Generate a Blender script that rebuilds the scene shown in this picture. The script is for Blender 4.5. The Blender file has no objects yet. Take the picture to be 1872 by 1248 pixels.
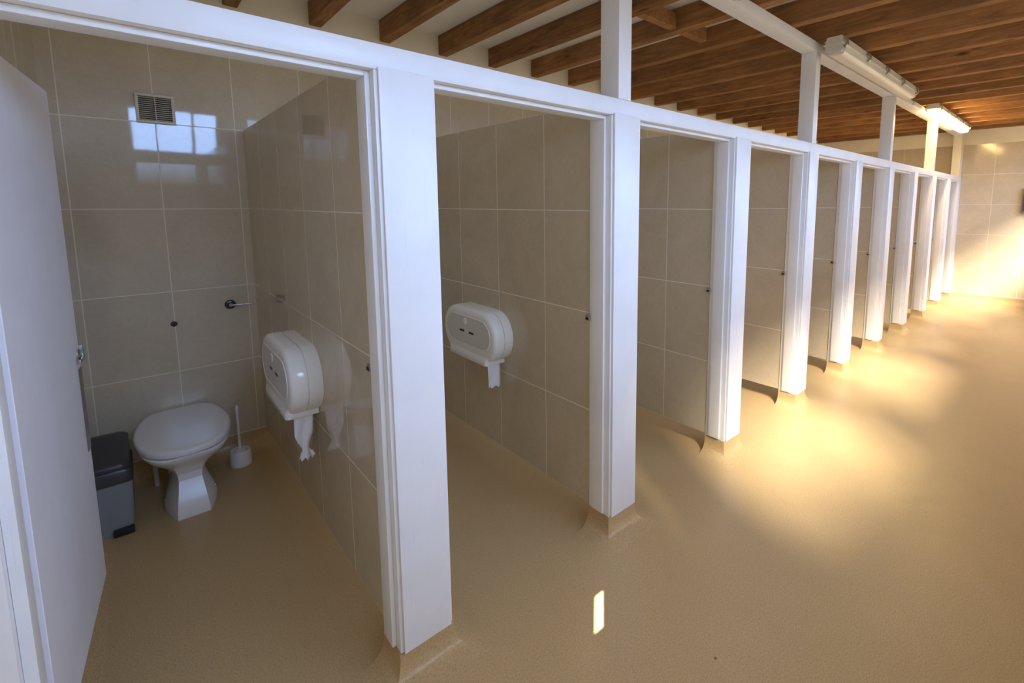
import bpy, bmesh, math, random
from mathutils import Vector, Matrix
random.seed(7)
scene = bpy.context.scene
COL = scene.collection
PI = math.pi

# ------------------------------------------------------------------ measures (metres)
XR = [None, 0.7322, 1.7371, 2.8021, 3.8904, 4.9561, 6.0354, 7.1045, 8.1906, 9.2323]  # right edge of each door post
BW1, BW = 0.189, 0.182          # post widths
JD = 0.134                      # post depth
ZF, ZHB, ZTOP = 0.11, 1.9976, 2.0716
DEP = 2.2365                    # back wall
XE = 10.1705                    # end wall
XL = -0.283                     # wall beside the first cubicle
YW = -1.95                      # window wall
XN = -1.40                      # entrance wall
ZJ0, ZCEIL = 2.80, 2.95
TH = 0.4869                     # tile row height

# ------------------------------------------------------------------ material helpers
def new_mat(name):
    m = bpy.data.materials.new(name)
    m.use_nodes = True
    nt = m.node_tree
    for n in list(nt.nodes):
        if n.type != 'OUTPUT_MATERIAL':
            nt.nodes.remove(n)
    out = [n for n in nt.nodes if n.type == 'OUTPUT_MATERIAL'][0]
    b = nt.nodes.new('ShaderNodeBsdfPrincipled')
    nt.links.new(b.outputs[0], out.inputs[0])
    return m, nt, b, out

def N(nt, t, **kw):
    n = nt.nodes.new(t)
    for k, v in kw.items():
        setattr(n, k, v)
    return n

def L(nt, a, b):
    nt.links.new(a, b)

def math_n(nt, op, a, b=None, c=None):
    n = N(nt, 'ShaderNodeMath', operation=op)
    for i, v in enumerate((a, b, c)):
        if v is None:
            continue
        if isinstance(v, (int, float)):
            n.inputs[i].default_value = v
        else:
            L(nt, v, n.inputs[i])
    return n.outputs[0]

def mixc(nt, fac, a, b):
    n = N(nt, 'ShaderNodeMix', data_type='RGBA')
    for i, v in ((0, fac), (6, a), (7, b)):
        if isinstance(v, (int, float)):
            n.inputs[i].default_value = v
        elif isinstance(v, (tuple, list)):
            n.inputs[i].default_value = (*v, 1) if len(v) == 3 else v
        else:
            L(nt, v, n.inputs[i])
    return n.outputs[2]

def noise(nt, vec, scale, detail=4, rough=.55, dist=0):
    n = N(nt, 'ShaderNodeTexNoise')
    n.inputs['Scale'].default_value = scale
    n.inputs['Detail'].default_value = detail
    n.inputs['Roughness'].default_value = rough
    n.inputs['Distortion'].default_value = dist
    if vec is not None:
        L(nt, vec, n.inputs['Vector'])
    return n.outputs[0]

def ramp(nt, fac, lo, hi):
    n = N(nt, 'ShaderNodeMapRange')
    n.inputs[1].default_value = lo
    n.inputs[2].default_value = hi
    L(nt, fac, n.inputs[0])
    return n.outputs[0]

def bump(nt, h, strength, dist=.01, normal=None):
    n = N(nt, 'ShaderNodeBump')
    n.inputs['Strength'].default_value = strength
    n.inputs['Distance'].default_value = dist
    L(nt, h, n.inputs['Height'])
    if normal is not None:
        L(nt, normal, n.inputs['Normal'])
    return n.outputs[0]

def coords(nt, scale=(1, 1, 1)):
    tc = N(nt, 'ShaderNodeTexCoord')
    mp = N(nt, 'ShaderNodeMapping')
    mp.inputs['Scale'].default_value = scale
    L(nt, tc.outputs['Object'], mp.inputs['Vector'])
    return mp.outputs[0]

def simple(name, col, rough=.5, metal=0, noise_amt=0, nscale=30, spec=.5, bmp=0):
    m, nt, b, o = new_mat(name)
    b.inputs['Roughness'].default_value = rough
    b.inputs['Metallic'].default_value = metal
    b.inputs['Specular IOR Level'].default_value = spec
    if noise_amt or bmp:
        v = coords(nt)
        f = noise(nt, v, nscale)
        c2 = tuple(max(0, x * (1 - noise_amt)) for x in col)
        L(nt, mixc(nt, f, col, c2), b.inputs['Base Color'])
        if bmp:
            L(nt, bump(nt, f, bmp, .002), b.inputs['Normal'])
    else:
        b.inputs['Base Color'].default_value = (*col, 1)
    return m

def tile_mat(name, axis, u0, tw, v0, th, base, dark, rough=.035, tilt=.005):
    """polished stone-look tiles laid in a plain grid; axis = the horizontal world axis of the wall"""
    m, nt, b, o = new_mat(name)
    tc = N(nt, 'ShaderNodeTexCoord')
    sx = N(nt, 'ShaderNodeSeparateXYZ')
    L(nt, tc.outputs['Object'], sx.inputs[0])
    u = math_n(nt, 'DIVIDE', math_n(nt, 'SUBTRACT', sx.outputs[axis], u0), tw)
    v = math_n(nt, 'DIVIDE', math_n(nt, 'SUBTRACT', sx.outputs[2], v0), th)
    def line(t, w):
        fr = math_n(nt, 'FRACT', t)
        d = math_n(nt, 'MINIMUM', fr, math_n(nt, 'SUBTRACT', 1.0, fr))
        return math_n(nt, 'LESS_THAN', d, w)
    g = math_n(nt, 'MAXIMUM', line(u, .0023 / tw), line(v, .0023 / th))
    cell = N(nt, 'ShaderNodeCombineXYZ')
    L(nt, math_n(nt, 'FLOOR', u), cell.inputs[0])
    L(nt, math_n(nt, 'FLOOR', v), cell.inputs[1])
    wn = N(nt, 'ShaderNodeTexWhiteNoise')
    L(nt, cell.outputs[0], wn.inputs['Vector'])
    # per tile offset so that the marbling breaks at each joint
    off = N(nt, 'ShaderNodeVectorMath', operation='MULTIPLY_ADD')
    L(nt, wn.outputs['Color'], off.inputs[0])
    off.inputs[1].default_value = (9, 9, 9)
    L(nt, tc.outputs['Object'], off.inputs[2])
    n1 = noise(nt, off.outputs[0], 3.2, 6, .62, .8)
    n2 = noise(nt, off.outputs[0], 38, 5, .7, .3)
    n3 = noise(nt, off.outputs[0], 260, 2, .5)
    f = math_n(nt, 'ADD', math_n(nt, 'MULTIPLY', ramp(nt, n1, .3, .7), .6), math_n(nt, 'MULTIPLY', ramp(nt, n2, .3, .7), .4))
    c = mixc(nt, f, dark, base)
    c = mixc(nt, math_n(nt, 'MULTIPLY', ramp(nt, n3, .56, .72), .35), c, tuple(x * .62 for x in dark))
    c = mixc(nt, math_n(nt, 'MULTIPLY', wn.outputs['Value'], .10), c, dark)
    c = mixc(nt, g, c, (.74, .70, .62))
    L(nt, c, b.inputs['Base Color'])
    r = mixc(nt, g, (rough,) * 3, (.55,) * 3)
    L(nt, r, b.inputs['Roughness'])
    b.inputs['Specular IOR Level'].default_value = .5
    # each tile lies a hair out of true
    geo = N(nt, 'ShaderNodeNewGeometry')
    t1 = N(nt, 'ShaderNodeVectorMath', operation='SUBTRACT')
    L(nt, wn.outputs['Color'], t1.inputs[0]); t1.inputs[1].default_value = (.5, .5, .5)
    t2 = N(nt, 'ShaderNodeVectorMath', operation='MULTIPLY_ADD')
    L(nt, t1.outputs[0], t2.inputs[0]); t2.inputs[1].default_value = (tilt,) * 3
    L(nt, geo.outputs['Normal'], t2.inputs[2])
    nm = N(nt, 'ShaderNodeVectorMath', operation='NORMALIZE')
    L(nt, t2.outputs[0], nm.inputs[0])
    hgt = math_n(nt, 'ADD', math_n(nt, 'MULTIPLY', math_n(nt, 'SUBTRACT', 1.0, g), .6), math_n(nt, 'MULTIPLY', noise(nt, tc.outputs['Object'], 9, 1), .35))
    L(nt, bump(nt, hgt, .12, .004, nm.outputs[0]), b.inputs['Normal'])
    return m

def wood_mat():
    m, nt, b, o = new_mat('rough_sawn_timber')
    oi = N(nt, 'ShaderNodeObjectInfo')
    tc = N(nt, 'ShaderNodeTexCoord')
    ad = N(nt, 'ShaderNodeVectorMath', operation='MULTIPLY_ADD')
    cx = N(nt, 'ShaderNodeCombineXYZ')
    L(nt, oi.outputs['Random'], cx.inputs[0]); L(nt, oi.outputs['Random'], cx.inputs[1]); L(nt, oi.outputs['Random'], cx.inputs[2])
    L(nt, cx.outputs[0], ad.inputs[0]); ad.inputs[1].default_value = (37, 91, 53)
    L(nt, tc.outputs['Object'], ad.inputs[2])
    mp = N(nt, 'ShaderNodeMapping'); mp.inputs['Scale'].default_value = (14, 1.3, 14)
    L(nt, ad.outputs[0], mp.inputs[0])
    g1 = noise(nt, mp.outputs[0], 2.2, 7, .65, 1.1)
    g2 = noise(nt, ad.outputs[0], 2.3, 5, .6, .5)
    g3 = noise(nt, ad.outputs[0], 120, 3, .6)
    vo = N(nt, 'ShaderNodeTexVoronoi'); vo.inputs['Scale'].default_value = 1.9
    mp2 = N(nt, 'ShaderNodeMapping'); mp2.inputs['Scale'].default_value = (3, 1, 3)
    L(nt, ad.outputs[0], mp2.inputs[0]); L(nt, mp2.outputs[0], vo.inputs['Vector'])
    knot = ramp(nt, vo.outputs['Distance'], .13, .05)
    c = mixc(nt, ramp(nt, g1, .3, .7), (.17, .075, .027), (.44, .215, .080))
    c = mixc(nt, math_n(nt, 'MULTIPLY', ramp(nt, g2, .42, .68), .55), c, (.15, .08, .038))
    c = mixc(nt, math_n(nt, 'MULTIPLY', ramp(nt, g3, .5, .75), .35), c, (.30, .17, .075))
    c = mixc(nt, math_n(nt, 'MULTIPLY', knot, .8), c, (.03, .014, .006))
    hv = N(nt, 'ShaderNodeHueSaturation')
    L(nt, math_n(nt, 'MULTIPLY_ADD', oi.outputs['Random'], .35, .82), hv.inputs['Value'])
    L(nt, c, hv.inputs['Color'])
    L(nt, hv.outputs[0], b.inputs['Base Color'])
    b.inputs['Roughness'].default_value = .78
    b.inputs['Specular IOR Level'].default_value = .25
    L(nt, bump(nt, g3, .5, .004), b.inputs['Normal'])
    return m

def floor_mat():
    m, nt, b, o = new_mat('tan_resin_floor')
    tc = N(nt, 'ShaderNodeTexCoord')
    v = tc.outputs['Object']
    n1 = noise(nt, v, 1.1, 5, .6, .4)
    n2 = noise(nt, v, 190, 3, .75)
    n3 = noise(nt, v, 7, 5, .65, .5)
    c = mixc(nt, ramp(nt, n1, .3, .7), (.50, .345, .165), (.55, .385, .195))
    c = mixc(nt, math_n(nt, 'MULTIPLY', ramp(nt, n2, .44, .62), .75), c, (.35, .225, .10))
    c = mixc(nt, math_n(nt, 'MULTIPLY', ramp(nt, n3, .58, .74), .22), c, (.39, .26, .12))
    vo = N(nt, 'ShaderNodeTexVoronoi'); vo.inputs['Scale'].default_value = 3.1
    L(nt, v, vo.inputs['Vector'])
    c = mixc(nt, math_n(nt, 'MULTIPLY', math_n(nt, 'LESS_THAN', vo.outputs['Distance'], .017), .75), c, (.07, .045, .03))
    L(nt, c, b.inputs['Base Color'])
    L(nt, math_n(nt, 'MULTIPLY_ADD', n3, .16, .27), b.inputs['Roughness'])
    b.inputs['Specular IOR Level'].default_value = .5
    L(nt, bump(nt, n2, .12, .002, None), b.inputs['Normal'])
    return m

def paint_mat(name, col, rough=.28, strokes='z'):
    m, nt, b, o = new_mat(name)
    sc = {'z': (60, 60, 1.5), 'x': (1.5, 60, 60), 'y': (60, 1.5, 60), 'n': (9, 9, 9)}[strokes]
    v = coords(nt, sc)
    n1 = noise(nt, v, 2.2, 4, .6)
    v2 = coords(nt)
    n2 = noise(nt, v2, 5, 4)
    L(nt, mixc(nt, ramp(nt, n2, .35, .7), col, tuple(x * .94 for x in col)), b.inputs['Base Color'])
    L(nt, math_n(nt, 'MULTIPLY_ADD', n1, .22, rough - .06), b.inputs['Roughness'])
    L(nt, bump(nt, n1, .10, .003), b.inputs['Normal'])
    return m

M = {}
TB, TD = (.60, .510, .375), (.47, .395, .275)
M['tile_back_lit'] = tile_mat('beige_polished_tile', 0, 0.147, .3695, 2.066 - 5 * TH, TH, (.64, .565, .440), (.51, .445, .335))  # same tile mixed paler and greyer; window light put into its colour
M['tile_part'] = tile_mat('beige_polished_tile', 1, 0.478, .4355, 2.066 - 5 * TH, TH, TB, TD)
M['tile_end'] = tile_mat('beige_polished_tile', 1, -0.415, .42, 2.105 - 5 * .4925, .4925, TB, TD, .12)
M['white_z'] = paint_mat('white_gloss_paint', (.84, .84, .85), .26, 'z')
M['white_x'] = paint_mat('white_gloss_paint', (.84, .84, .85), .30, 'x')
M['cream'] = paint_mat('cream_wall_paint', (.82, .74, .58), .6, 'n')
M['board'] = paint_mat('cream_ceiling_board', (.82, .76, .65), .55, 'y')
M['door'] = paint_mat('pale_grey_door_laminate', (.80, .79, .84), .34, 'n')
M['wood'] = wood_mat()
M['floor'] = floor_mat()
M['chrome'] = simple('worn_chrome', (.75, .75, .76), .22, 1, .2, 60)
M['steel'] = simple('brushed_steel', (.42, .42, .43), .30, 1, .25, 40)
M['black'] = simple('black_plastic', (.012, .012, .014), .4)
M['dark_metal'] = simple('dark_metal', (.09, .09, .10), .35, 1)
M['ceramic'] = simple('white_vitreous_china', (.78, .78, .79), .24)
M['seat'] = simple('white_toilet_plastic', (.76, .76, .78), .16)
M['abs'] = simple('white_abs_plastic', (.88, .88, .85), .14)
M['abs_panel'] = simple('translucent_grey_plastic', (.70, .70, .67), .10)
M['paper'] = simple('white_tissue', (.86, .86, .90), .9, 0, .06, 80, .2, .3)
M['bin_body'] = simple('silver_grey_plastic', (.26, .28, .31), .38, 0, .1, 20)
M['bin_lid'] = simple('charcoal_plastic', (.045, .047, .052), .33)
M['brush'] = simple('white_brush_plastic', (.74, .74, .77), .25)
M['vent'] = simple('cream_plastic', (.62, .57, .47), .4)
M['vent_dark'] = simple('dark_duct', (.015, .013, .011), .9)
M['tray'] = simple('light_grey_plastic', (.70, .67, .58), .4)
M['clip'] = simple('dull_metal_clip', (.42, .39, .30), .28, .7)
M['grey_fit'] = simple('grey_plastic_fitting', (.16, .14, .11), .4)
M['frame_paint'] = paint_mat('white_window_paint', (.74, .74, .74), .35, 'n')
M['render'] = simple('grey_sun_blocker', (.30, .29, .27), .9)

def lamp_mat(name, col, s, mix):
    m, nt, b, o = new_mat(name)
    b.inputs['Base Color'].default_value = (.80, .77, .68, 1)
    b.inputs['Roughness'].default_value = .2
    v = coords(nt, (55, 1, 1))
    wv = noise(nt, v, 4, 1)
    L(nt, bump(nt, wv, .06, .002), b.inputs['Normal'])
    if s:
        b.inputs['Emission Color'].default_value = (*col, 1)
        b.inputs['Emission Strength'].default_value = s
    return m
M['diff_off'] = lamp_mat('unlit_diffuser', (1, 1, 1), 0, 0)
M['diff_on'] = lamp_mat('lit_diffuser', (1.0, .67, .25), 25.0, 0)

def clear_mat():
    m, nt, b, o = new_mat('clear_end_plastic')
    b.inputs['Base Color'].default_value = (.80, .80, .74, 1)
    b.inputs['Roughness'].default_value = .15
    b.inputs['Alpha'].default_value = .62
    return m
M['clear'] = clear_mat()

def pane_mat(name, through):
    m, nt, b, o = new_mat(name)
    # dulled textured glass: passes part of the light straight on, with a glossy skin
    tr = N(nt, 'ShaderNodeBsdfTransparent')
    v = coords(nt)
    n1 = noise(nt, v, 45, 4, .7, 1.0)
    k = math_n(nt, 'MULTIPLY_ADD', ramp(nt, n1, .35, .7), .16 * through, through * .90)
    L(nt, mixc(nt, k, (0, 0, 0), (.97, .99, 1.0)), tr.inputs[0])
    b.inputs['Base Color'].default_value = (.3, .32, .34, 1)
    b.inputs['Roughness'].default_value = .12
    m2 = N(nt, 'ShaderNodeMixShader')
    m2.inputs[0].default_value = .05
    L(nt, tr.outputs[0], m2.inputs[1]); L(nt, b.outputs[0], m2.inputs[2])
    L(nt, m2.outputs[0], o.inputs[0])
    return m
M['pane_hi'] = pane_mat('obscured_glass', .60)
M['pane_hi1'] = pane_mat('thin_obscured_glass', .95)
M['pane_lo1'] = pane_mat('frosted_glass', .62)

# ------------------------------------------------------------------ mesh helpers
def box(bm, x0, x1, y0, y1, z0, z1, bev=0, mi=0, seg=2):
    vs = [bm.verts.new((x, y, z)) for x in (x0, x1) for y in (y0, y1) for z in (z0, z1)]
    idx = [(0, 1, 3, 2), (4, 6, 7, 5), (0, 4, 5, 1), (2, 3, 7, 6), (0, 2, 6, 4), (1, 5, 7, 3)]
    fs = [bm.faces.new([vs[i] for i in f]) for f in idx]
    for f in fs:
        f.material_index = mi
    if bev:
        es = list({e for f in fs for e in f.edges})
        bmesh.ops.bevel(bm, geom=es, offset=bev, segments=seg, affect='EDGES', profile=.6, clamp_overlap=True)
    return vs

def loft(bm, rings, cap0=True, cap1=True, closed=True, mi=0):
    R = [[bm.verts.new(p) for p in r] for r in rings]
    n = len(R[0])
    for a, b in zip(R, R[1:]):
        for i in range(n if closed else n - 1):
            f = bm.faces.new((a[i], a[(i + 1) % n], b[(i + 1) % n], b[i]))
            f.material_index = mi
    if cap0:
        bm.faces.new(list(reversed(R[0]))).material_index = mi
    if cap1:
        bm.faces.new(R[-1]).material_index = mi
    return R

def ngon_ring(c, r, n, ax=(1, 0, 0), ay=(0, 1, 0), ry=None):
    ax, ay, c = Vector(ax), Vector(ay), Vector(c)
    ry = r if ry is None else ry
    return [c + ax * r * math.cos(2 * PI * i / n) + ay * ry * math.sin(2 * PI * i / n) for i in range(n)]

def tube(bm, p0, p1, r0, r1=None, n=20, mi=0):
    p0, p1 = Vector(p0), Vector(p1)
    r1 = r0 if r1 is None else r1
    d = (p1 - p0).normalized()
    ax = d.orthogonal().normalized(); ay = d.cross(ax)
    loft(bm, [ngon_ring(p0, r0, n, ax, ay), ngon_ring(p1, r1, n, ax, ay)], mi=mi)

def lathe(bm, c, prof, n=36, axis='z', mi=0):
    """prof: (radius, height) along the axis from c"""
    c = Vector(c)
    A = {'z': ((1, 0, 0), (0, 1, 0), (0, 0, 1)), 'y': ((1, 0, 0), (0, 0, 1), (0, -1, 0)), 'x': ((0, 1, 0), (0, 0, 1), (1, 0, 0))}[axis]
    ax, ay, az = map(Vector, A)
    loft(bm, [ngon_ring(c + az * h, max(r, 1e-4), n, ax, ay) for r, h in prof], mi=mi)

def obj(name, bm, mats, parent=None, smooth=None, loc=None):
    me = bpy.data.meshes.new(name)
    bmesh.ops.recalc_face_normals(bm, faces=bm.faces[:])
    if smooth is not None:
        for f in bm.faces:
            f.smooth = True
        lim = math.radians(smooth)
        for e in bm.edges:
            if len(e.link_faces) == 2 and e.calc_face_angle(0) > lim:
                e.smooth = False
    bm.to_mesh(me); bm.free()
    if not isinstance(mats, (list, tuple)):
        mats = [mats]
    for m in mats:
        me.materials.append(m)
    o = bpy.data.objects.new(name, me)
    COL.objects.link(o)
    if loc is not None:
        o.location = loc
    if parent is not None:
        o.parent = parent
        o.matrix_parent_inverse = Matrix.Translation(-Vector(parent.location)) if parent.type == 'EMPTY' and parent.get('_abs') else Matrix.Identity(4)
    return o

def tag(o, label, cat, group=None, kind='thing'):
    o['label'] = label
    o['category'] = cat
    o['kind'] = kind
    if group:
        o['group'] = group
    return o

def thing(name, label, cat, loc=(0, 0, 0), group=None, absolute=True):
    """an Empty at the thing's base; with absolute=True its parts are modelled in world coordinates"""
    o = bpy.data.objects.new(name, None)
    COL.objects.link(o)
    o.location = loc
    o.empty_display_size = .05
    if absolute:
        o['_abs'] = 1
    tag(o, label, cat, group)
    return o

def struct(name, bm, mats, smooth=None):
    o = obj(name, bm, mats, None, smooth)
    o['kind'] = 'structure'
    return o

def dup(root, loc, label, group=None):
    r = root.copy(); COL.objects.link(r); r.location = loc; r['label'] = label
    if group:
        r['group'] = group
    for ch in list(root.children):
        c = ch.copy(); COL.objects.link(c); c.parent = r
        for g in ch.children:
            d = g.copy(); COL.objects.link(d); d.parent = c
    return r

ORD = ['', 'first', 'second', 'third', 'fourth', 'fifth', 'sixth', 'seventh', 'eighth', 'ninth', 'tenth', 'eleventh', 'twelfth',
       'thirteenth', 'fourteenth', 'fifteenth', 'sixteenth', 'seventeenth', 'eighteenth', 'nineteenth', 'twentieth',
       'twenty-first', 'twenty-second', 'twenty-third', 'twenty-fourth', 'twenty-fifth', 'twenty-sixth']

# ------------------------------------------------------------------ setting: floor with its coved upstands
COVE = [(.003, ZF), (.004, .085), (.008, .061), (.016, .041), (.029, .0245), (.046, .0125), (.068, .005), (.090, .0012), (.105, -.001)]
bm = bmesh.new()
# one thick slab
box(bm, XN - .1, XE + .1, YW - .12, DEP + .1, -.12, 0)
def cove_round_post(x0, x1, left=True, right=True):
    rings = []
    ri = 1 if right else 0
    li = 1 if left else 0
    for off, z in COVE:
        rings.append([(x0 - off * li, JD, z), (x0 - off * li, -off, z), (x1 + off * ri, -off, z), (x1 + off * ri, JD, z)])
    R = [[bm.verts.new(p) for p in r] for r in rings]
    for a, b in zip(R, R[1:]):
        for i in range(3):
            bm.faces.new((a[i], a[i + 1], b[i + 1], b[i]))
    # top lip, and the cut ends at the back
    t = [bm.verts.new(p) for p in ((x0, JD, ZF), (x0, 0, ZF), (x1, 0, ZF), (x1, JD, ZF))]
    for i in range(3):
        bm.faces.new((t[i], t[i + 1], R[0][i + 1], R[0][i]))
    b = [bm.verts.new(p) for p in ((x0, JD, -.001), (x1, JD, -.001))]
    bm.faces.new([r[0] for r in R] + [b[0], t[0]])
    bm.faces.new([r[3] for r in R] + [b[1], t[3]])
    bm.faces.new((t[0], t[3], b[1], b[0]))
for n in range(1, 10):
    cove_round_post(XR[n] - (BW1 if n == 1 else BW), XR[n])
cove_round_post(XL - .02, -.242, False, True)
cove_round_post(9.985, XE, True, False)
def cove_line(p0, p1, nrm):
    """straight upstand along a wall from p0 to p1; nrm points into the room"""
    p0, p1, nrm = Vector(p0), Vector(p1), Vector(nrm)
    prof = [(0.0005, ZF)] + COVE
    A = [bm.verts.new(p0 + nrm * o + Vector((0, 0, z))) for o, z in prof]
    B = [bm.verts.new(p1 + nrm * o + Vector((0, 0, z))) for o, z in prof]
    for i in range(len(A) - 1):
        bm.faces.new((A[i], B[i], B[i + 1], A[i + 1]))
cove_line((XL, DEP, 0), (XE, DEP, 0), (0, -1, 0))
cove_line((XE, DEP, 0), (XE, YW, 0), (-1, 0, 0))
cove_line((XL, .14, 0), (XL, DEP, 0), (1, 0, 0))
cove_line((XE, YW, 0), (XN, YW, 0), (0, 1, 0))
struct('floor', bm, M['floor'], 50)

# ------------------------------------------------------------------ walls and ceiling
bm = bmesh.new()
box(bm, XN - .1, XE + .1, DEP, DEP + .12, .0, 2.592, mi=0)
box(bm, XN - .1, XE + .1, DEP - .004, DEP + .12, 2.592, ZCEIL, mi=1)
struct('wall_back', bm, [M['tile_back_lit'], M['cream']])
bm = bmesh.new()
box(bm, XE, XE + .12, YW - .1, DEP, .0, 2.595, mi=0)
box(bm, XE - .006, XE + .12, YW - .1, DEP - .004, 2.595, ZCEIL, mi=1)
struct('wall_end', bm, [M['tile_end'], M['cream']])
bm = bmesh.new()
box(bm, XL - .12, XL, JD, DEP, .0, 2.592, mi=0)
box(bm, XL - .12, XL, JD, DEP - .004, 2.592, ZJ0, mi=1)
box(bm, XN, XL - .13, .02, JD, .0, ZJ0, mi=1)
struct('wall_left', bm, [M['tile_part'], M['cream']])
bm = bmesh.new()
box(bm, XN - .12, XN, YW - .1, DEP, .0, ZCEIL)
struct('wall_entrance', bm, M['cream'])
bm = bmesh.new()
box(bm, XN - .1, XE + .1, YW - .1, DEP + .1, ZCEIL, ZCEIL + .08)
struct('ceiling', bm, M['board'])

# windows: (x0, x1, mullion positions)
WZ0, WZ1, WT0, WT1 = 1.82, 2.775, 2.155, 2.265
# (x0, x1, sill height): the first window has two rows of lights, the others are narrow clerestory lights
WINS = [(.06, .96, WZ0), (1.22, 2.55, 1.62), (3.0, 4.5, 1.75), (4.95, 5.55, 1.95), (5.95, 6.4, 1.95), (6.75, 7.95, 1.95), (8.1, 9.9, 1.60)]
bm = bmesh.new()
box(bm, XN - .1, XE + .1, YW - .14, YW, 0, 1.55)
box(bm, XN - .1, XE + .1, YW - .14, YW, WZ1, ZCEIL)
for x0, x1, z0 in WINS:
    box(bm, x0, x1, YW - .14, YW, 1.55, z0)
xs = [XN - .1]
for a, b, z0 in WINS:
    xs += [a, b]
xs.append(XE + .1)
for i in range(0, len(xs), 2):
    x0, x1 = xs[i], xs[i + 1]
    if i == 0:   # unseen slot beside the first window, slanted to trim the spot lamp's blade
        vx, yo = -.592, YW - .50          # slot centre, outer face of the pier thickened to narrow the beam
        def pier(pts):
            loft(bm, [[(x, y, 1.55) for x, y in pts], [(x, y, WZ1) for x, y in pts]])
        h = .021
        pier([(x0, yo), (vx - h - .43, yo), (vx - h + .07, YW), (x0, YW)])
        pier([(vx + h - .43, yo), (-.17, yo), (-.17, YW), (vx + h + .07, YW)])
        box(bm, -.17, x1, YW - .14, YW, 1.55, WZ1)
        for za, zb in ((1.55, 1.845), (1.963, WZ1)):
            box(bm, vx - .02, vx + .16, YW - .03, YW, za, zb)
    else:
        box(bm, x0, x1, YW - .14, YW, 1.55, WZ1)
struct('wall_right', bm, M['cream'])
def window(n, x0, x1, z0):
    e = bpy.data.objects.new('window_%d' % n, None); COL.objects.link(e); e['kind'] = 'structure'
    y0, y1 = YW - .11, YW - .05
    bm = bmesh.new()
    f = .038
    box(bm, x0, x1, y0, y1, z0, z0 + f); box(bm, x0, x1, y0, y1, WZ1 - .03, WZ1)
    box(bm, x0, x0 + f, y0, y1, z0 + f, WZ1 - .03); box(bm, x1 - f, x1, y0, y1, z0 + f, WZ1 - .03)
    w = x1 - x0
    m1, m2 = x0 + .30 * w, x0 + .70 * w
    lo = z0 + f
    if n == 1:
        box(bm, x0 + f, x1 - f, y0, y1, WT0, WT1)
        # lower row: an opening light in the middle with a broader frame
        box(bm, m1 - .018, m1 + .012, y0, y1, z0 + f, WT0)
        box(bm, m2 - .01, m2 + .05, y0, y1, z0 + f, WT0)
        lo = WT1
    for mx in (m1, m2):
        box(bm, mx - .014, mx + .014, y0, y1, lo, WZ1 - .03)
    obj('window_frame', bm, M['frame_paint'], e)
    bm = bmesh.new(); box(bm, x0 + .02, x1 - .02, YW - .085, YW - .080, lo - .01, WZ1 - .02)
    obj('upper_pane', bm, M['pane_hi1' if n == 1 else 'pane_hi'], e)
    if n == 1:
        bm = bmesh.new(); box(bm, x0 + .02, x1 - .02, YW - .085, YW - .080, z0 + .02, WT0 + .01)
        obj('lower_pane', bm, M['pane_lo1'], e)
    bm = bmesh.new(); box(bm, x0 - .01, x1 + .01, YW - .05, YW + .03, z0 - .03, z0, .004)
    obj('window_sill', bm, M['frame_paint'], e)
    ld = bpy.data.lights.new('daylight_portal', 'AREA')
    ld.shape = 'RECTANGLE'; ld.size = w; ld.size_y = WZ1 - z0
    ld.cycles.is_portal = True
    lo_ = bpy.data.objects.new('daylight_portal', ld); COL.objects.link(lo_)
    lo_.location = ((x0 + x1) / 2, YW - .145, (z0 + WZ1) / 2)
    lo_.rotation_euler = (PI / 2, 0, 0)   # -Z looks towards +Y
for i, (a, b, z0) in enumerate(WINS):
    window(i + 1, a, b, z0)
# added outside block, out of view, that keeps the sun off the first window
bm = bmesh.new(); box(bm, -.16, .02, YW - 1.65, YW - .14, 0, 5.0)
o = obj('sun_blocker', bm, M['render']); o['kind'] = 'structure'

# ------------------------------------------------------------------ door posts
def door_post(n, x0, x1, board, label, full=True):
    t = thing('door_post', label, 'post', ((x0 + x1) / 2, JD / 2, ZF), 'white door posts between the cubicles')
    bm = bmesh.new()
    box(bm, x0, x1, 0, JD, ZF, ZHB, .003)
    obj('post_body', bm, M['white_z'], t, 40)
    if board:
        bm = bmesh.new()
        box(bm, board[0], board[1], -.012, -.0003, ZF + .001, ZHB + .008, .003)
        obj('cover_board', bm, M['white_z'], t, 40)
    if full:
        bm = bmesh.new()
        box(bm, x0 - .015, x0 - .0003, .030, .104, ZF + .012, ZHB - .0004, .002)
        obj('door_stop', bm, M['white_z'], t, 40)
        # latch keep at the back arris
        k = bmesh.new()
        zc = 1.07
        box(k, x0 - .011, x0 - .0004, .126, .150, zc - .013, zc + .013, .003)
        ko = obj('latch_keep', k, M['chrome'], t, 40)
        k = bmesh.new(); box(k, x0 - .0125, x0 - .0111, .132, .1505, zc - .009, zc + .002)
        obj('keep_slot', k, M['black'], ko)
        ko['label'] = 'small chrome latch keep'
    return t
NAMES = {1: 'broad white door post with cover board beside the open first cubicle',
         2: 'white door post with a tall upright above it, second along from the open door',
         3: 'white door post third along from the open cubicle door, lit white at its foot',
         4: 'white door post fourth along, below the upright by the clear lamp end',
         5: 'white door post fifth along from the open cubicle door',
         6: 'white door post sixth along, below the upright near the unlit lamp far end',
         7: 'white door post seventh along, third back from the tiled end wall',
         8: 'white door post eighth along, below the glowing lamp and its upright',
         9: 'white door post ninth along, last free post before the tiled end wall'}
for n in range(1, 10):
    x1 = XR[n]; x0 = x1 - (BW1 if n == 1 else BW)
    bd = (x0 + .010, x1 - .009) if n == 1 else (x0 + .010, x1)
    door_post(n, x0, x1, bd, NAMES[n])
t = thing('door_post', 'white hinge side jamb that the open grey door hangs from', 'post', (-.26, JD / 2, ZF), 'white door posts between the cubicles')
bm = bmesh.new(); box(bm, XL - .125, -.242, 0, JD - .0005, ZF, ZHB, .003); obj('post_body', bm, M['white_z'], t, 40)
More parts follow.
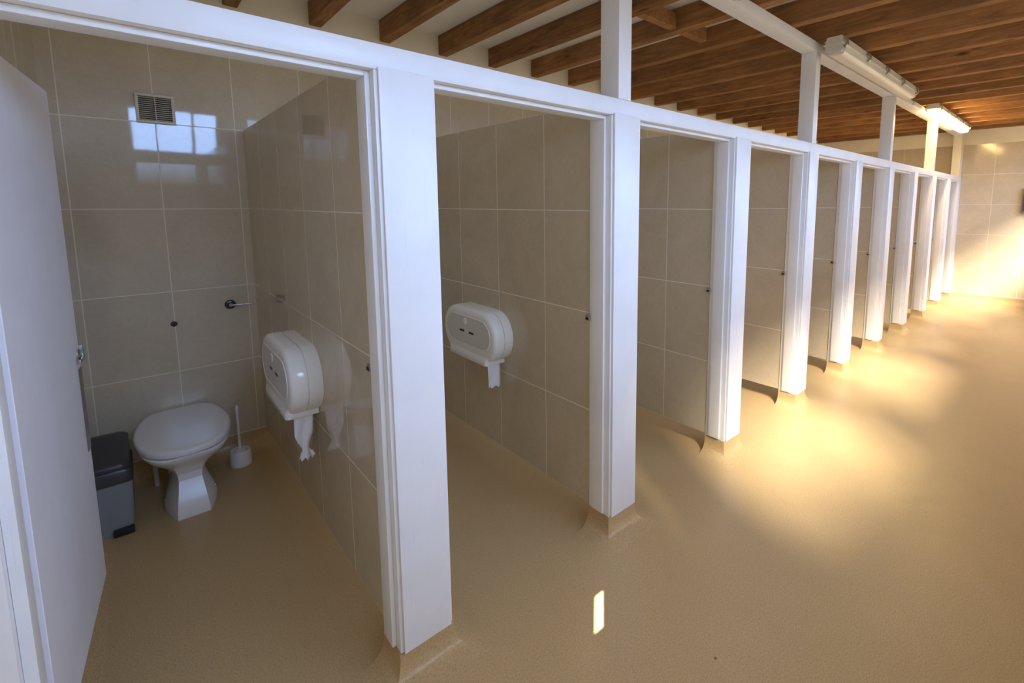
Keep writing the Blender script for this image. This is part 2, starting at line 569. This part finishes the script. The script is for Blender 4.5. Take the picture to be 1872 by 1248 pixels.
bm = bmesh.new(); box(bm, -.2417, -.220, .030, .100, ZF + .012, ZHB - .0004, .002); obj('door_stop', bm, M['white_z'], t, 40)
t = thing('door_post', 'narrow white jamb fixed against the tiled end wall', 'post', (10.08, JD / 2, ZF), 'white door posts between the cubicles')
bm = bmesh.new(); box(bm, 9.985, XE - .001, 0, JD, ZF, ZHB, .003); obj('post_body', bm, M['white_z'], t, 40)
bm = bmesh.new(); box(bm, 9.970, 9.9847, .030, .104, ZF + .012, ZHB - .0004, .002); obj('door_stop', bm, M['white_z'], t, 40)

# header rail above the doors
t = thing('header_rail', 'long white painted header rail running above all the cubicle doors', 'rail', (4.9, JD / 2, ZHB))
bm = bmesh.new(); box(bm, XL - .125, XE - .001, 0, JD, ZHB + .0004, ZTOP, .003); obj('rail_body', bm, M['white_x'], t, 40)
edges = [(-.2195, XR[1] - BW1 - .0155)] + [(XR[n], XR[n + 1] - BW - .0155) for n in range(1, 9)] + [(XR[9], 9.9695)]
for a, b in edges:
    bm = bmesh.new(); box(bm, a + .0005, b, .030, .104, ZHB - .0165, ZHB, .002)
    obj('door_stop', bm, M['white_x'], t, 40)

# uprights on the header and the beam they carry
UP = [(1.683, 'tall white upright between header and beam, on the second door post'),
      (3.852, 'white upright holding the beam at the start of the unlit lamp'),
      (5.947, 'white upright under the end of the unlit lamp, third of the four'),
      (8.059, 'yellow lit white upright right under the glowing lamp')]
for x1, lab in UP:
    bm = bmesh.new(); box(bm, x1 - .084, x1, .0, .112, ZTOP + .0004, 2.7365, .004)
    tag(obj('beam_upright', bm, M['white_z'], None, 40), lab, 'upright', 'white uprights between header and beam')
bm = bmesh.new(); box(bm, 9.90, XE - .007, .0, .112, ZTOP + .0004, 2.7365, .004)
tag(obj('beam_upright', bm, M['cream'], None, 40), 'cream upright against the end wall at the beam end', 'upright', 'white uprights between header and beam')
bm = bmesh.new(); box(bm, XN + .001, XE - .007, .0, .112, 2.737, ZJ0 - .0005, .004)
tag(obj('long_beam', bm, M['white_x'], None, 40), 'long white painted beam carrying the brown ceiling joists', 'beam')

# ------------------------------------------------------------------ cubicle partitions
PT = .10
PL = {1: 'tiled partition beside the white toilet, carrying a toilet roll dispenser',
      2: 'tiled partition in the second cubicle, carrying the other toilet roll dispenser',
      3: 'tiled partition of the third cubicle, dark gap and cove at its foot',
      4: 'tiled partition of the fourth cubicle, glowing warm along its lower part',
      5: 'tiled partition of the fifth cubicle along from the open door',
      6: 'tiled partition of the sixth cubicle along from the open door',
      7: 'tiled partition of the seventh cubicle, third back from the end wall',
      8: 'tiled partition of the eighth cubicle, second back from the end wall',
      9: 'tiled partition of the ninth cubicle, last before the tiled end wall'}
for n in range(1, 10):
    x0 = XR[n] - .1756
    bm = bmesh.new()
    box(bm, x0, x0 + PT, JD + .003, DEP - .0008, .118, 2.066, .002, 0, 1)
    lab = PL[n]
    tag(obj('cubicle_partition', bm, M['tile_part'], None), lab, 'partition', 'beige tiled cubicle partitions')

# ------------------------------------------------------------------ ceiling joists
jm = bmesh.new()
box(jm, 0, .075, YW + .001, DEP - .0045, 0, ZCEIL - ZJ0 - .0005, .004, 0, 1)
proto = None
ks = list(range(-4, 21))
for i, k in enumerate(ks):
    x = .504 + .466 * k
    c = len(ks) - i
    lab = 'brown rough sawn ceiling joist, %s from the tiled end wall' % ORD[c]
    if proto is None:
        proto = obj('ceiling_joist', jm, M['wood'], None, None, (x, 0, ZJ0)); o = proto
    else:
        o = proto.copy(); COL.objects.link(o); o.location = (x, 0, ZJ0)
    tag(o, lab, 'joist', 'exposed brown ceiling joists')
for i, (k, lab) in enumerate([(3, 'short brown noggin block between joists, by the tall upright'), (4, 'short brown noggin block with a white painted gap beside it'),
                              (5, 'short broken brown noggin block just beyond the white gap')]):
    x0 = .504 + .466 * k + .0755
    bm = bmesh.new(); box(bm, x0, x0 + (.390 if i != 2 else .30), .585, .645, ZJ0 + .012, ZJ0 + .115, .006, 0, 1)
    tag(obj('joist_noggin', bm, M['wood'], None), lab, 'timber block', 'noggins between the joists')

# ------------------------------------------------------------------ fluorescent fittings under the joists
def batten(x0, x1, lit, label, lamp_cat='light fitting'):
    yc = -.128
    t = thing('fluorescent_light', label, lamp_cat, ((x0 + x1) / 2, yc, ZJ0), 'fluorescent fittings along the beam')
    bm = bmesh.new()
    rings = []
    for hw, z in ((.050, ZJ0 - .0006), (.056, ZJ0 - .03), (.060, ZJ0 - .052), (.066, ZJ0 - .052), (.066, ZJ0 - .060)):
        rings.append([(x0 + .066 - hw - .0, yc - hw, z), (x1 - .066 + hw, yc - hw, z), (x1 - .066 + hw, yc + hw, z), (x0 + .066 - hw, yc + hw, z)])
    loft(bm, rings)
    obj('base_tray', bm, M['tray'], t, 30)
    bm = bmesh.new()
    rings = []
    e = .062
    for hw, z in ((.058, ZJ0 - .0604), (.058, ZJ0 - .095), (.053, ZJ0 - .112), (.042, ZJ0 - .121), (.02, ZJ0 - .124)):
        rings.append([(x0 + e, yc - hw, z), (x1 - e, yc - hw, z), (x1 - e, yc + hw, z), (x0 + e, yc + hw, z)])
    loft(bm, rings)
    obj('diffuser', bm, M['diff_on'] if lit else M['diff_off'], t, 50)
    for s in (0, 1):
        xa, xb = (x0 + .004, x0 + e - .0005) if s == 0 else (x1 - e + .0005, x1 - .004)
        bm = bmesh.new()
        oa = .015
        r = []
        for hw, z, ins in ((.058, ZJ0 - .0604, 0), (.056, ZJ0 - .09, .004), (.046, ZJ0 - .110, .016)):
            a, b = (xa + ins, xb) if s == 0 else (xa, xb - ins)
            r.append([(a, yc - hw, z), (b, yc - hw, z), (b, yc + hw, z), (a, yc + hw, z)])
        loft(bm, r)
        obj('end_cap', bm, M['clear'], t, 40)
    nclip = 5
    for k in range(nclip):
        xc = x0 + .05 + (x1 - x0 - .10) * k / (nclip - 1)
        for s in (-1, 1):
            bm = bmesh.new()
            yy = yc + s * .0665
            pts = []
            prof = [(-.008, -.014), (.006, -.016), (.014, -.030), (.016, -.050), (.014, -.068), (.004, -.082), (-.008, -.084), (-.008, -.072), (.004, -.068), (.009, -.050), (.006, -.034), (-.008, -.026)]
            A = [bm.verts.new((xc - .016, yy + s * o, ZJ0 + z)) for o, z in prof]
            B = [bm.verts.new((xc + .016, yy + s * o, ZJ0 + z)) for o, z in prof]
            n = len(prof)
            for i in range(n):
                bm.faces.new((A[i], A[(i + 1) % n], B[(i + 1) % n], B[i]))
            bm.faces.new(A); bm.faces.new(list(reversed(B)))
            obj('clip', bm, M['clip'], t, 40)
    return t
batten(.30, 2.47, False, 'fluorescent light fitting at the picture top, only its clips in view')
batten(3.72, 5.90, False, 'unlit fluorescent light fitting with clear end cap and clips')
batten(6.98, 9.15, True, 'glowing yellow fluorescent light fitting by the tiled end wall')
bm = bmesh.new(); box(bm, 6.62, 6.97, -.022, -.0005, 2.745, 2.785, .003)
tag(obj('cable_trunking', bm, M['white_x'], None, 40), 'short white cable trunking on beam feeding the glowing lamp', 'trunking')

# ------------------------------------------------------------------ open door of the first cubicle
hx, hy = -.2163, .137
ang = math.radians(4.3)
DW, DT, DZ0, DZ1 = .736, .036, .283, 1.966
door = thing('door', 'pale grey cubicle door standing open into the cubicle with toilet', 'door', (hx, hy, DZ0), None, False)
door.rotation_euler = (0, 0, -ang)
# local frame: +y along the door from hinge to free edge, +x is the face seen from the corridor
bm = bmesh.new(); box(bm, .0 - DT, .0, .001, DW, 0, DZ1 - DZ0, .0015, 0, 1)
obj('door_panel', bm, M['door'], door)
bm = bmesh.new(); box(bm, .0003, .0022, DW - .052, DW - .004, .485, .775, .0004, 0, 1)
o = obj('edge_plate', bm, M['steel'], door); o['label'] = 'steel plate at the free edge'
bm = bmesh.new()
lathe(bm, (.0003, DW - .028, .822), [(.020, 0), (.020, .003), (.016, .006), (.0, .006)], 24, 'x')
lo = obj('latch_rose', bm, M['chrome'], door, 40)
bm = bmesh.new(); box(bm, .0068, .0135, DW - .075, DW + .010, .800, .812, .002)
obj('latch_bar', bm, M['chrome'], lo, 40)
bm = bmesh.new(); box(bm, -DT + .004, .010, DW + .0004, DW + .016, .790, .846, .003)
obj('latch_case', bm, M['steel'], lo, 40)
# ------------------------------------------------------------------ toilet
TX = .125
def ring_pan(z, f, hw, yf, ym, yb, hwb):
    ch = 1.0 if z < .22 else max(0.0, 1 - (z - .22) / .09)   # crisp chamfers on the pedestal, rounded at the rim
    """outline with a flat front panel of half width f, bulging to hw at ym, back flat at yb"""
    pts = []
    K = 7
    pts += [(f * (i / 3.0), yf) for i in range(0, 4)]
    for i in range(1, K + 1):
        a = PI / 2 * i / K
        t = i / K
        ex, ey = math.sin(a), 1 - math.cos(a)
        cx_, cy_ = t * (1 + .55 * (1 - t)), t
        pts.append((f + (hw - f) * (ex * (1 - ch) + min(cx_, 1) * ch), yf + (ym - yf) * (ey * (1 - ch) + cy_ * ch)))
    for i in range(1, 5):
        tt = i / 4
        pts.append((hw + (hwb - hw) * tt ** 1.6, ym + (yb - ym) * tt))
    pts.append((hwb * .5, yb)); 
    right = [(TX + x, y, z) for x, y in pts]
    left = [(TX - x, y, z) for x, y in reversed(pts[1:])]
    return right + [(TX, yb, z)] + left
toilet = thing('toilet', 'white toilet with closed lid and waisted pedestal', 'toilet', (TX, 1.85, 0))
bm = bmesh.new()
prof = [  # z, f, hw, yf, ym, yb, hwb
    (0.0005, .066, .112, 1.600, 1.78, 1.98, .085), (.012, .066, .113, 1.599, 1.78, 1.98, .085), (.045, .064, .110, 1.604, 1.77, 1.97, .083),
    (.09, .058, .094, 1.624, 1.77, 1.96, .076), (.135, .052, .077, 1.650, 1.77, 1.96, .070), (.175, .048, .068, 1.668, 1.77, 1.97, .068),
    (.21, .050, .074, 1.668, 1.77, 2.00, .074), (.245, .058, .100, 1.650, 1.78, 2.05, .090), (.28, .066, .138, 1.615, 1.80, 2.10, .108),
    (.31, .070, .170, 1.578, 1.82, 2.15, .122), (.332, .070, .188, 1.556, 1.83, 2.18, .130), (.345, .068, .192, 1.551, 1.83, 2.19, .132), (.351, .062, .186, 1.558, 1.83, 2.185, .130)]
loft(bm, [ring_pan(*p) for p in prof])
obj('pan', bm, M['ceramic'], toilet, 24)
def lid_outline(g=0.0):
    half = [(0, 1.540), (.055, 1.548), (.105, 1.572), (.150, 1.625), (.182, 1.70), (.200, 1.79), (.206, 1.88), (.200, 1.98), (.184, 2.08), (.160, 2.165), (.128, 2.212), (.085, 2.226), (.04, 2.229)]
    half = [(x, y) for x, y in half]
    cx, cy = 0, 1.88
    pts = half + [(0, 2.230)] + [(-x, y) for x, y in reversed(half[1:])]
    s = lambda x, y: ((x - cx) * (1 + g / .2) + cx, (y - cy) * (1 + g / .34) + cy)
    return [s(x, y) for x, y in pts]
def slab(bm, levels):
    loft(bm, [[(TX + x, y, z) for x, y in lid_outline(g)] for g, z in levels])
bm = bmesh.new(); slab(bm, [(-.022, .3513), (-.020, .352), (-.020, .3555), (-.022, .3562)])
obj('seat', bm, M['seat'], toilet, 40)
bm = bmesh.new(); slab(bm, [(-.005, .3566), (.000, .359), (.001, .374), (-.001, .382), (-.006, .387), (-.013, .3895), (-.03, .3905)])
obj('lid', bm, M['seat'], toilet, 50)
for s in (-1, 1):
    bm = bmesh.new(); lathe(bm, (TX + s * .103, 1.76, .055), [(.009, 0), (.009, .004), (.005, .009), (0, .010)], 16, 'x') if s > 0 else lathe(bm, (TX - .103, 1.76, .055), [(.009, -.0), (.009, -.004), (.005, -.009), (0, -.010)], 16, 'x')
    obj('fixing_cap', bm, M['chrome'], toilet, 40)
bm = bmesh.new()
tube(bm, (TX - .03, 1.96, .12), (TX - .03, 2.09, .115), .050, .052, 28)
tube(bm, (TX - .03, 2.08, .115), (TX - .03, 2.16, .115), .058, .058, 28)
obj('outlet_pipe', bm, M['seat'], toilet, 40)
bm = bmesh.new(); tube(bm, (TX - .13, 2.05, .29), (TX - .13, 2.09, .002), .012, None, 16)
obj('supply_pipe', bm, M['seat'], toilet, 40)

# ------------------------------------------------------------------ pedal bin
bx0, bx1, by0, by1 = -.277, -.090, 1.655, 1.93
bin_ = thing('pedal_bin', 'grey pedal bin with charcoal lid between door and toilet', 'bin', ((bx0 + bx1) / 2, (by0 + by1) / 2, 0))
def rbox(bm, x0, x1, y0, y1, z, r, n=5):
    pts = []
    for cx, cy, a0 in ((x1 - r, y0 + r, -PI / 2), (x1 - r, y1 - r, 0), (x0 + r, y1 - r, PI / 2), (x0 + r, y0 + r, PI)):
        for i in range(n + 1):
            a = a0 + PI / 2 * i / n
            pts.append((cx + r * math.cos(a), cy + r * math.sin(a), z))
    return pts
bm = bmesh.new()
loft(bm, [rbox(bm, bx0 + .012, bx1 - .012, by0 + .010, by1 - .010, .0005, .02), rbox(bm, bx0 + .008, bx1 - .008, by0 + .006, by1 - .006, .03, .022),
          rbox(bm, bx0, bx1, by0, by1, .262, .024)])
obj('bin_body', bm, M['bin_body'], bin_, 40)
bm = bmesh.new()
loft(bm, [rbox(bm, bx0 - .003, bx1 + .003, by0 - .003, by1 + .003, .2625, .026), rbox(bm, bx0 - .002, bx1 + .002, by0 - .002, by1 + .002, .318, .026),
          rbox(bm, bx0 + .002, bx1 - .002, by0 + .004, by1 - .004, .328, .03)])
lid = obj('bin_rim', bm, M['bin_lid'], bin_, 40)
bm = bmesh.new()
def flap_ring(dz, ins):
    P = rbox(bm, bx0 + .004 + ins, bx1 - .004 - ins, by0 + .008 + ins, by1 - .006 - ins, 0, .03)
    return [(x, y, .3285 + dz * (1.0 if True else 0) + .085 * max(0, (y - by0) / (by1 - by0)) * (1 if dz > 0 else 0)) for x, y, z in P]
loft(bm, [flap_ring(0, 0), flap_ring(.014, 0), flap_ring(.026, .012), flap_ring(.030, .035)])
obj('bin_lid', bm, M['bin_lid'], bin_, 40)
bm = bmesh.new()
box(bm, bx0 + .100, bx1 - .010, by0 - .016, by0 + .012, .003, .036, .006)
obj('pedal', bm, M['black'], bin_, 40)

# ------------------------------------------------------------------ toilet brush
br = thing('toilet_brush', 'white toilet brush in its holder beside the toilet', 'toilet brush', (.384, 2.03, 0))
bm = bmesh.new()
def orng(r, z):
    return ngon_ring((.384, 2.035, z), r, 36)
loft(bm, [orng(.056, .0005), orng(.058, .006), orng(.056, .05), orng(.053, .092), orng(.050, .096), orng(.046, .094), orng(.040, .080)])
obj('holder', bm, M['brush'], br, 40)
bm = bmesh.new()
lathe(bm, (.384, 2.035, .0), [(.030, .0805), (.032, .092), (.024, .101), (.009, .104), (.0075, .12), (.0065, .20), (.0075, .30), (.009, .355), (.0085, .372), (.004, .380), (.0, .381)], 20)
obj('handle', bm, M['brush'], br, 40)

# ------------------------------------------------------------------ air vent on the back wall
V0, V1, VZ0, VZ1 = .070, .238, 2.062, 2.222
vt = thing('air_vent', 'cream louvred air vent on the tiled back wall', 'vent', ((V0 + V1) / 2, DEP, (VZ0 + VZ1) / 2))
bm = bmesh.new()
ft = .014
yv = DEP - .0005
box(bm, V0, V1, yv - .016, yv, VZ0, VZ0 + ft, .003); box(bm, V0, V1, yv - .016, yv, VZ1 - ft, VZ1, .003)
box(bm, V0, V0 + ft, yv - .016, yv, VZ0 + ft, VZ1 - ft, .003); box(bm, V1 - ft, V1, yv - .016, yv, VZ0 + ft, VZ1 - ft, .003)
obj('vent_frame', bm, M['vent'], vt, 40)
bm = bmesh.new()
ns = 12
for i in range(ns):
    z = VZ0 + ft + (VZ1 - VZ0 - 2 * ft) * (i + .5) / ns
    a = [(V0 + ft, yv - .014, z - .0042), (V0 + ft, yv - .013, z - .0018), (V0 + ft, yv - .003, z + .0035), (V0 + ft, yv - .004, z + .0011)]
    b = [(V1 - ft, y, zz) for x, y, zz in a]
    loft(bm, [a, b])
box(bm, (V0 + V1) / 2 - .0015, (V0 + V1) / 2 + .0015, yv - .0155, yv - .003, VZ0 + ft, VZ1 - ft)
obj('louvres', bm, M['vent'], vt)
bm = bmesh.new(); box(bm, V0 + ft - .001, V1 - ft + .001, yv - .0018, yv - .0003, VZ0 + ft - .001, VZ1 - ft + .001)
obj('duct_opening', bm, M['vent_dark'], vt)

# ------------------------------------------------------------------ flush lever and wall cap
fl = thing('flush_lever', 'chrome flush lever on the tiled wall above the brush', 'flush lever', (.419, DEP, .976))
bm = bmesh.new(); lathe(bm, (.419, DEP - .0005, .976), [(.029, 0), (.029, .004), (.024, .009), (.014, .011), (.011, .018), (0, .018)], 32, 'y')
obj('rose', bm, M['dark_metal'], fl, 30)
bm = bmesh.new(); lathe(bm, (.419, DEP - .012, .976), [(.010, 0), (.010, .030), (.007, .034), (0, .034)], 24, 'y')
tube(bm, (.419, DEP - .036, .975), (.526, DEP - .040, .972), .0062, .0045, 14)
obj('lever', bm, M['chrome'], fl, 40)
bm = bmesh.new(); lathe(bm, (.142, DEP - .0005, .897), [(.016, 0), (.016, .003), (.013, .006), (.007, .0065), (.006, .003), (0, .003)], 24, 'y')
wc = thing('wall_plug', 'small round dark grey cap on the tile joint above the toilet', 'wall cap', (.142, DEP, .897))
obj('plug_ring', bm, M['dark_metal'], wc, 30)
bm = bmesh.new(); lathe(bm, (.142, DEP - .0036, .897), [(.0058, 0), (.0055, .0025), (0, .0026)], 16, 'y')
obj('plug_centre', bm, M['black'], wc, 30)

# ------------------------------------------------------------------ toilet roll dispensers, built at the origin facing -X
def stadium(d, r, hl, zc=0.0, n=12, lip=True, g=0.0):
    """outline in the y-z plane at x=-d; y from -hl-r to hl+r"""
    pts = []
    r2 = r - g
    for i in range(n + 1):
        a = -PI / 2 + PI * i / n
        pts.append((-d, hl + r2 * math.cos(a), zc + r2 * math.sin(a)))
    for i in range(n + 1):
        a = PI / 2 + PI * i / n
        pts.append((-d, -hl + r2 * math.cos(a), zc + r2 * math.sin(a)))
    return pts
def make_dispenser(label):
    t = thing('toilet_roll_dispenser', label, 'dispenser', (0, 0, 0), 'twin roll dispensers on the partitions', False)
    r, hl = .150, .155
    bm = bmesh.new()
    loft(bm, [stadium(.0005, r, hl), stadium(.0565, r, hl), stadium(.0565, r, hl, g=.007), stadium(.0600, r, hl, g=.007)])
    obj('back_housing', bm, M['abs'], t, 40)
    bm = bmesh.new()
    loft(bm, [stadium(.0603, r, hl, g=.007), stadium(.0603, r, hl, g=-.001), stadium(.103, r, hl, g=.0), stadium(.114, r, hl, g=.004), stadium(.121, r, hl, g=.012), stadium(.125, r, hl, g=.024), stadium(.126, r, hl, g=.036)])
    cov = obj('cover', bm, M['abs'], t, 40)
    # raised oval line and the smoked panel inside it
    bm = bmesh.new()
    zc, rr, hh = .012, .092, .165
    loft(bm, [stadium(.1262, rr, hh, zc), stadium(.1295, rr, hh, zc, g=.002), stadium(.1295, rr, hh, zc, g=.005), stadium(.1275, rr, hh, zc, g=.008)], cap0=False, cap1=False)
    obj('raised_rim', bm, M['abs'], cov, 60)
    bm = bmesh.new()
    loft(bm, [stadium(.1262, rr, hh, zc, g=.009), stadium(.1278, rr, hh, zc, g=.009)])
    obj('window_panel', bm, M['abs_panel'], cov, 40)
    for s in (-1, 1):
        bm = bmesh.new(); yy = .005 + s * .055
        box(bm, -.1285, -.1279, yy - .026, yy + .026, .0, .013)
        obj('level_slot', bm, M['black'], cov)
    bm = bmesh.new(); lathe(bm, (-.1275, .02, .068), [(.022, 0), (.022, -.003), (.018, -.0045), (0, -.0045)], 28, 'x')
    lk = obj('lock', bm, M['abs'], cov, 30)
    bm = bmesh.new(); box(bm, -.1326, -.1321, .0185, .0215, .062, .076)
    obj('keyhole', bm, M['black'], lk)
    bm = bmesh.new()
    def lipring(z, x0, x1, yw):
        rr_ = .018
        pts = []
        for cx, cy, a0 in ((x0 + rr_, -yw + rr_, PI), (x1 - .002, -yw, None), (x1 - .002, yw, None), (x0 + rr_, yw - rr_, PI / 2)):
            if a0 is None:
                pts.append((cx, cy, z))
            else:
                for i in range(6):
                    a = a0 + PI / 2 * i / 5
                    pts.append((cx + rr_ * math.cos(a), cy + rr_ * math.sin(a), z))
        return pts
    loft(bm, [lipring(-.162, -.132, -.0005, .212), lipring(-.158, -.135, -.0005, .215), lipring(-.130, -.134, -.0005, .214), lipring(-.105, -.124, -.0005, .240)])
    obj('bottom_lip', bm, M['abs'], t, 40)
    return t
d1 = make_dispenser('white toilet roll dispenser beside the white toilet and brush')
d1.location = (XR[1] - .1756, 1.078, .830)
d2 = dup(d1, (XR[2] - .1756, 1.078, .830), 'white toilet roll dispenser inside the second cubicle, behind the broad post')
def paper(xp, twist, label):
    bm = bmesh.new()
    nx, nz = 10, 26
    y0, ztop = .885, .676
    ln = .215 if twist else .150
    G = []
    for j in range(nz + 1):
        t = j / nz
        row = []
        for i in range(nx + 1):
            u = i / nx - .5
            if twist:
                wdt = .075 * (1 - .62 * max(0, min(1, (t - .45) / .30))) if t < .78 else .075 * (.38 + .55 * (t - .78) / .22)
                cx = -.062 - .006 * t + (.022 * max(0, t - .55))
                yy = y0 + .006 * math.sin(u * 9 + t * 5) * (.3 + t)
                zend = .012 * math.sin(i * 2.1) * (1 if t > .85 else 0)
            else:
                wdt = .082
                cx = -.068 + .004 * t
                yy = y0 + .005 * math.sin(u * 7 + 1 + t * 2) * (.3 + t)
                zend = .008 * math.sin(i * 1.3) * (1 if t > .93 else 0)
            row.append(bm.verts.new((xp + cx + u * wdt, yy, ztop - ln * t + zend)))
        G.append(row)
    for j in range(nz):
        for i in range(nx):
            bm.faces.new((G[j][i], G[j][i + 1], G[j + 1][i + 1], G[j + 1][i]))
    o = obj('toilet_paper', bm, M['paper'], None, 180)
    md = o.modifiers.new('thick', 'SOLIDIFY'); md.thickness = .0012
    tag(o, label, 'toilet paper', 'tails of toilet paper')
paper(XR[1] - .1756, True, 'white tissue tail with twisted torn end, hanging beside the toilet')
paper(XR[2] - .1756, False, 'short straight white tissue tail hanging inside the second cubicle')

# small dark fitting on the end wall at the frame edge
bm = bmesh.new(); box(bm, XE - .05, XE - .0005, -1.05, -.775, 1.485, 1.865, .006)
t = thing('wall_fitting', 'dark grey box fitting on the tiled end wall', 'wall box', (XE, -.9, 1.67))
obj('fitting_case', bm, M['grey_fit'], t, 40)
bm = bmesh.new(); box(bm, XE - .054, XE - .0505, -1.03, -.795, 1.51, 1.84, .001)
obj('fitting_front', bm, M['bin_lid'], t)

# ------------------------------------------------------------------ light
w = bpy.data.worlds.new('overcast_daylight'); scene.world = w
w.use_nodes = True
nt = w.node_tree
bg = nt.nodes['Background']
tc = N(nt, 'ShaderNodeTexCoord'); sp = N(nt, 'ShaderNodeSeparateXYZ')
L(nt, tc.outputs['Generated'], sp.inputs[0])
# trees and ground up to a few degrees above the horizon, then a sky that brightens upwards
sky = mixc(nt, ramp(nt, sp.outputs[2], .07, .38), (.50, .78, 1.42), (.68, 1.04, 1.80))
c = mixc(nt, ramp(nt, sp.outputs[2], .035, .085), (.11, .11, .075), sky)
L(nt, c, bg.inputs['Color'])
bg.inputs['Strength'].default_value = SKY = 11.3

def sun(name, az, el, strength, angle, col):
    ld = bpy.data.lights.new(name, 'SUN'); ld.energy = strength; ld.angle = math.radians(angle); ld.color = col
    o = bpy.data.objects.new(name, ld); COL.objects.link(o)
    d = Vector((math.cos(az) * math.cos(el), math.sin(az) * math.cos(el), -math.sin(el)))
    o.rotation_euler = d.to_track_quat('-Z', 'Y').to_euler()
    return o
sun('low_sun', math.radians(52), math.radians(43.8), 50.0, 16, (1.0, .88, .72))

# added spot lamp that stands in for a blade of sun through the slit
tgt = Vector((1.222, -.258, 0)); src0 = Vector((-.592, YW - .07, 1.965))
dv = (src0 - tgt).normalized()
ld = bpy.data.lights.new('sun_blade_stand_in', 'SPOT'); ld.energy = 30000; ld.spot_size = math.radians(1.4); ld.spot_blend = .3; ld.shadow_soft_size = .012; ld.color = (1, .93, .78)
lo = bpy.data.objects.new('sun_blade_stand_in', ld); COL.objects.link(lo)
lo.location = tgt + dv * 9.0
lo.rotation_euler = (-dv).to_track_quat('-Z', 'Y').to_euler()

# ------------------------------------------------------------------ camera
yaw, pit, rol = math.radians(-43.6517), math.radians(-6.5914), math.radians(.0663)
f = Vector((-math.sin(yaw) * math.cos(pit), math.cos(yaw) * math.cos(pit), math.sin(pit)))
right = Vector((math.cos(yaw), math.sin(yaw), 0)); up = right.cross(f)
R_ = right * math.cos(rol) + up * math.sin(rol); U_ = -right * math.sin(rol) + up * math.cos(rol)
cd = bpy.data.cameras.new('camera'); cam = bpy.data.objects.new('camera', cd); COL.objects.link(cam)
mw = Matrix(((R_.x, U_.x, -f.x, 0), (R_.y, U_.y, -f.y, -1.4525), (R_.z, U_.z, -f.z, 1.6081), (0, 0, 0, 1)))
cam.matrix_world = mw
cd.sensor_width = 36; cd.sensor_fit = 'HORIZONTAL'
cd.lens = 866.4534 / 1872 * 36
cd.shift_x = (936 - 1066.3537) / 1872
cd.shift_y = (473.7672 - 624) / 1872
cd.clip_start = .02
scene.camera = cam

# ------------------------------------------------------------------ view
vs = scene.view_settings
vs.view_transform = 'Standard'; vs.look = 'None'; vs.gamma = 1; vs.use_curve_mapping = False
vs.exposure = 0.72
cy = scene.cycles
cy.max_bounces = 9; cy.diffuse_bounces = 5; cy.glossy_bounces = 4; cy.transparent_max_bounces = 12
cy.sample_clamp_indirect = 6
cy.caustics_reflective = False; cy.caustics_refractive = False
cy.use_denoising = True
# flat ambient fill added to brighten the room, beyond its own bounced light
cy.use_fast_gi = True
cy.fast_gi_method = 'ADD'
w.light_settings.ao_factor = .098
w.light_settings.distance = 1.2
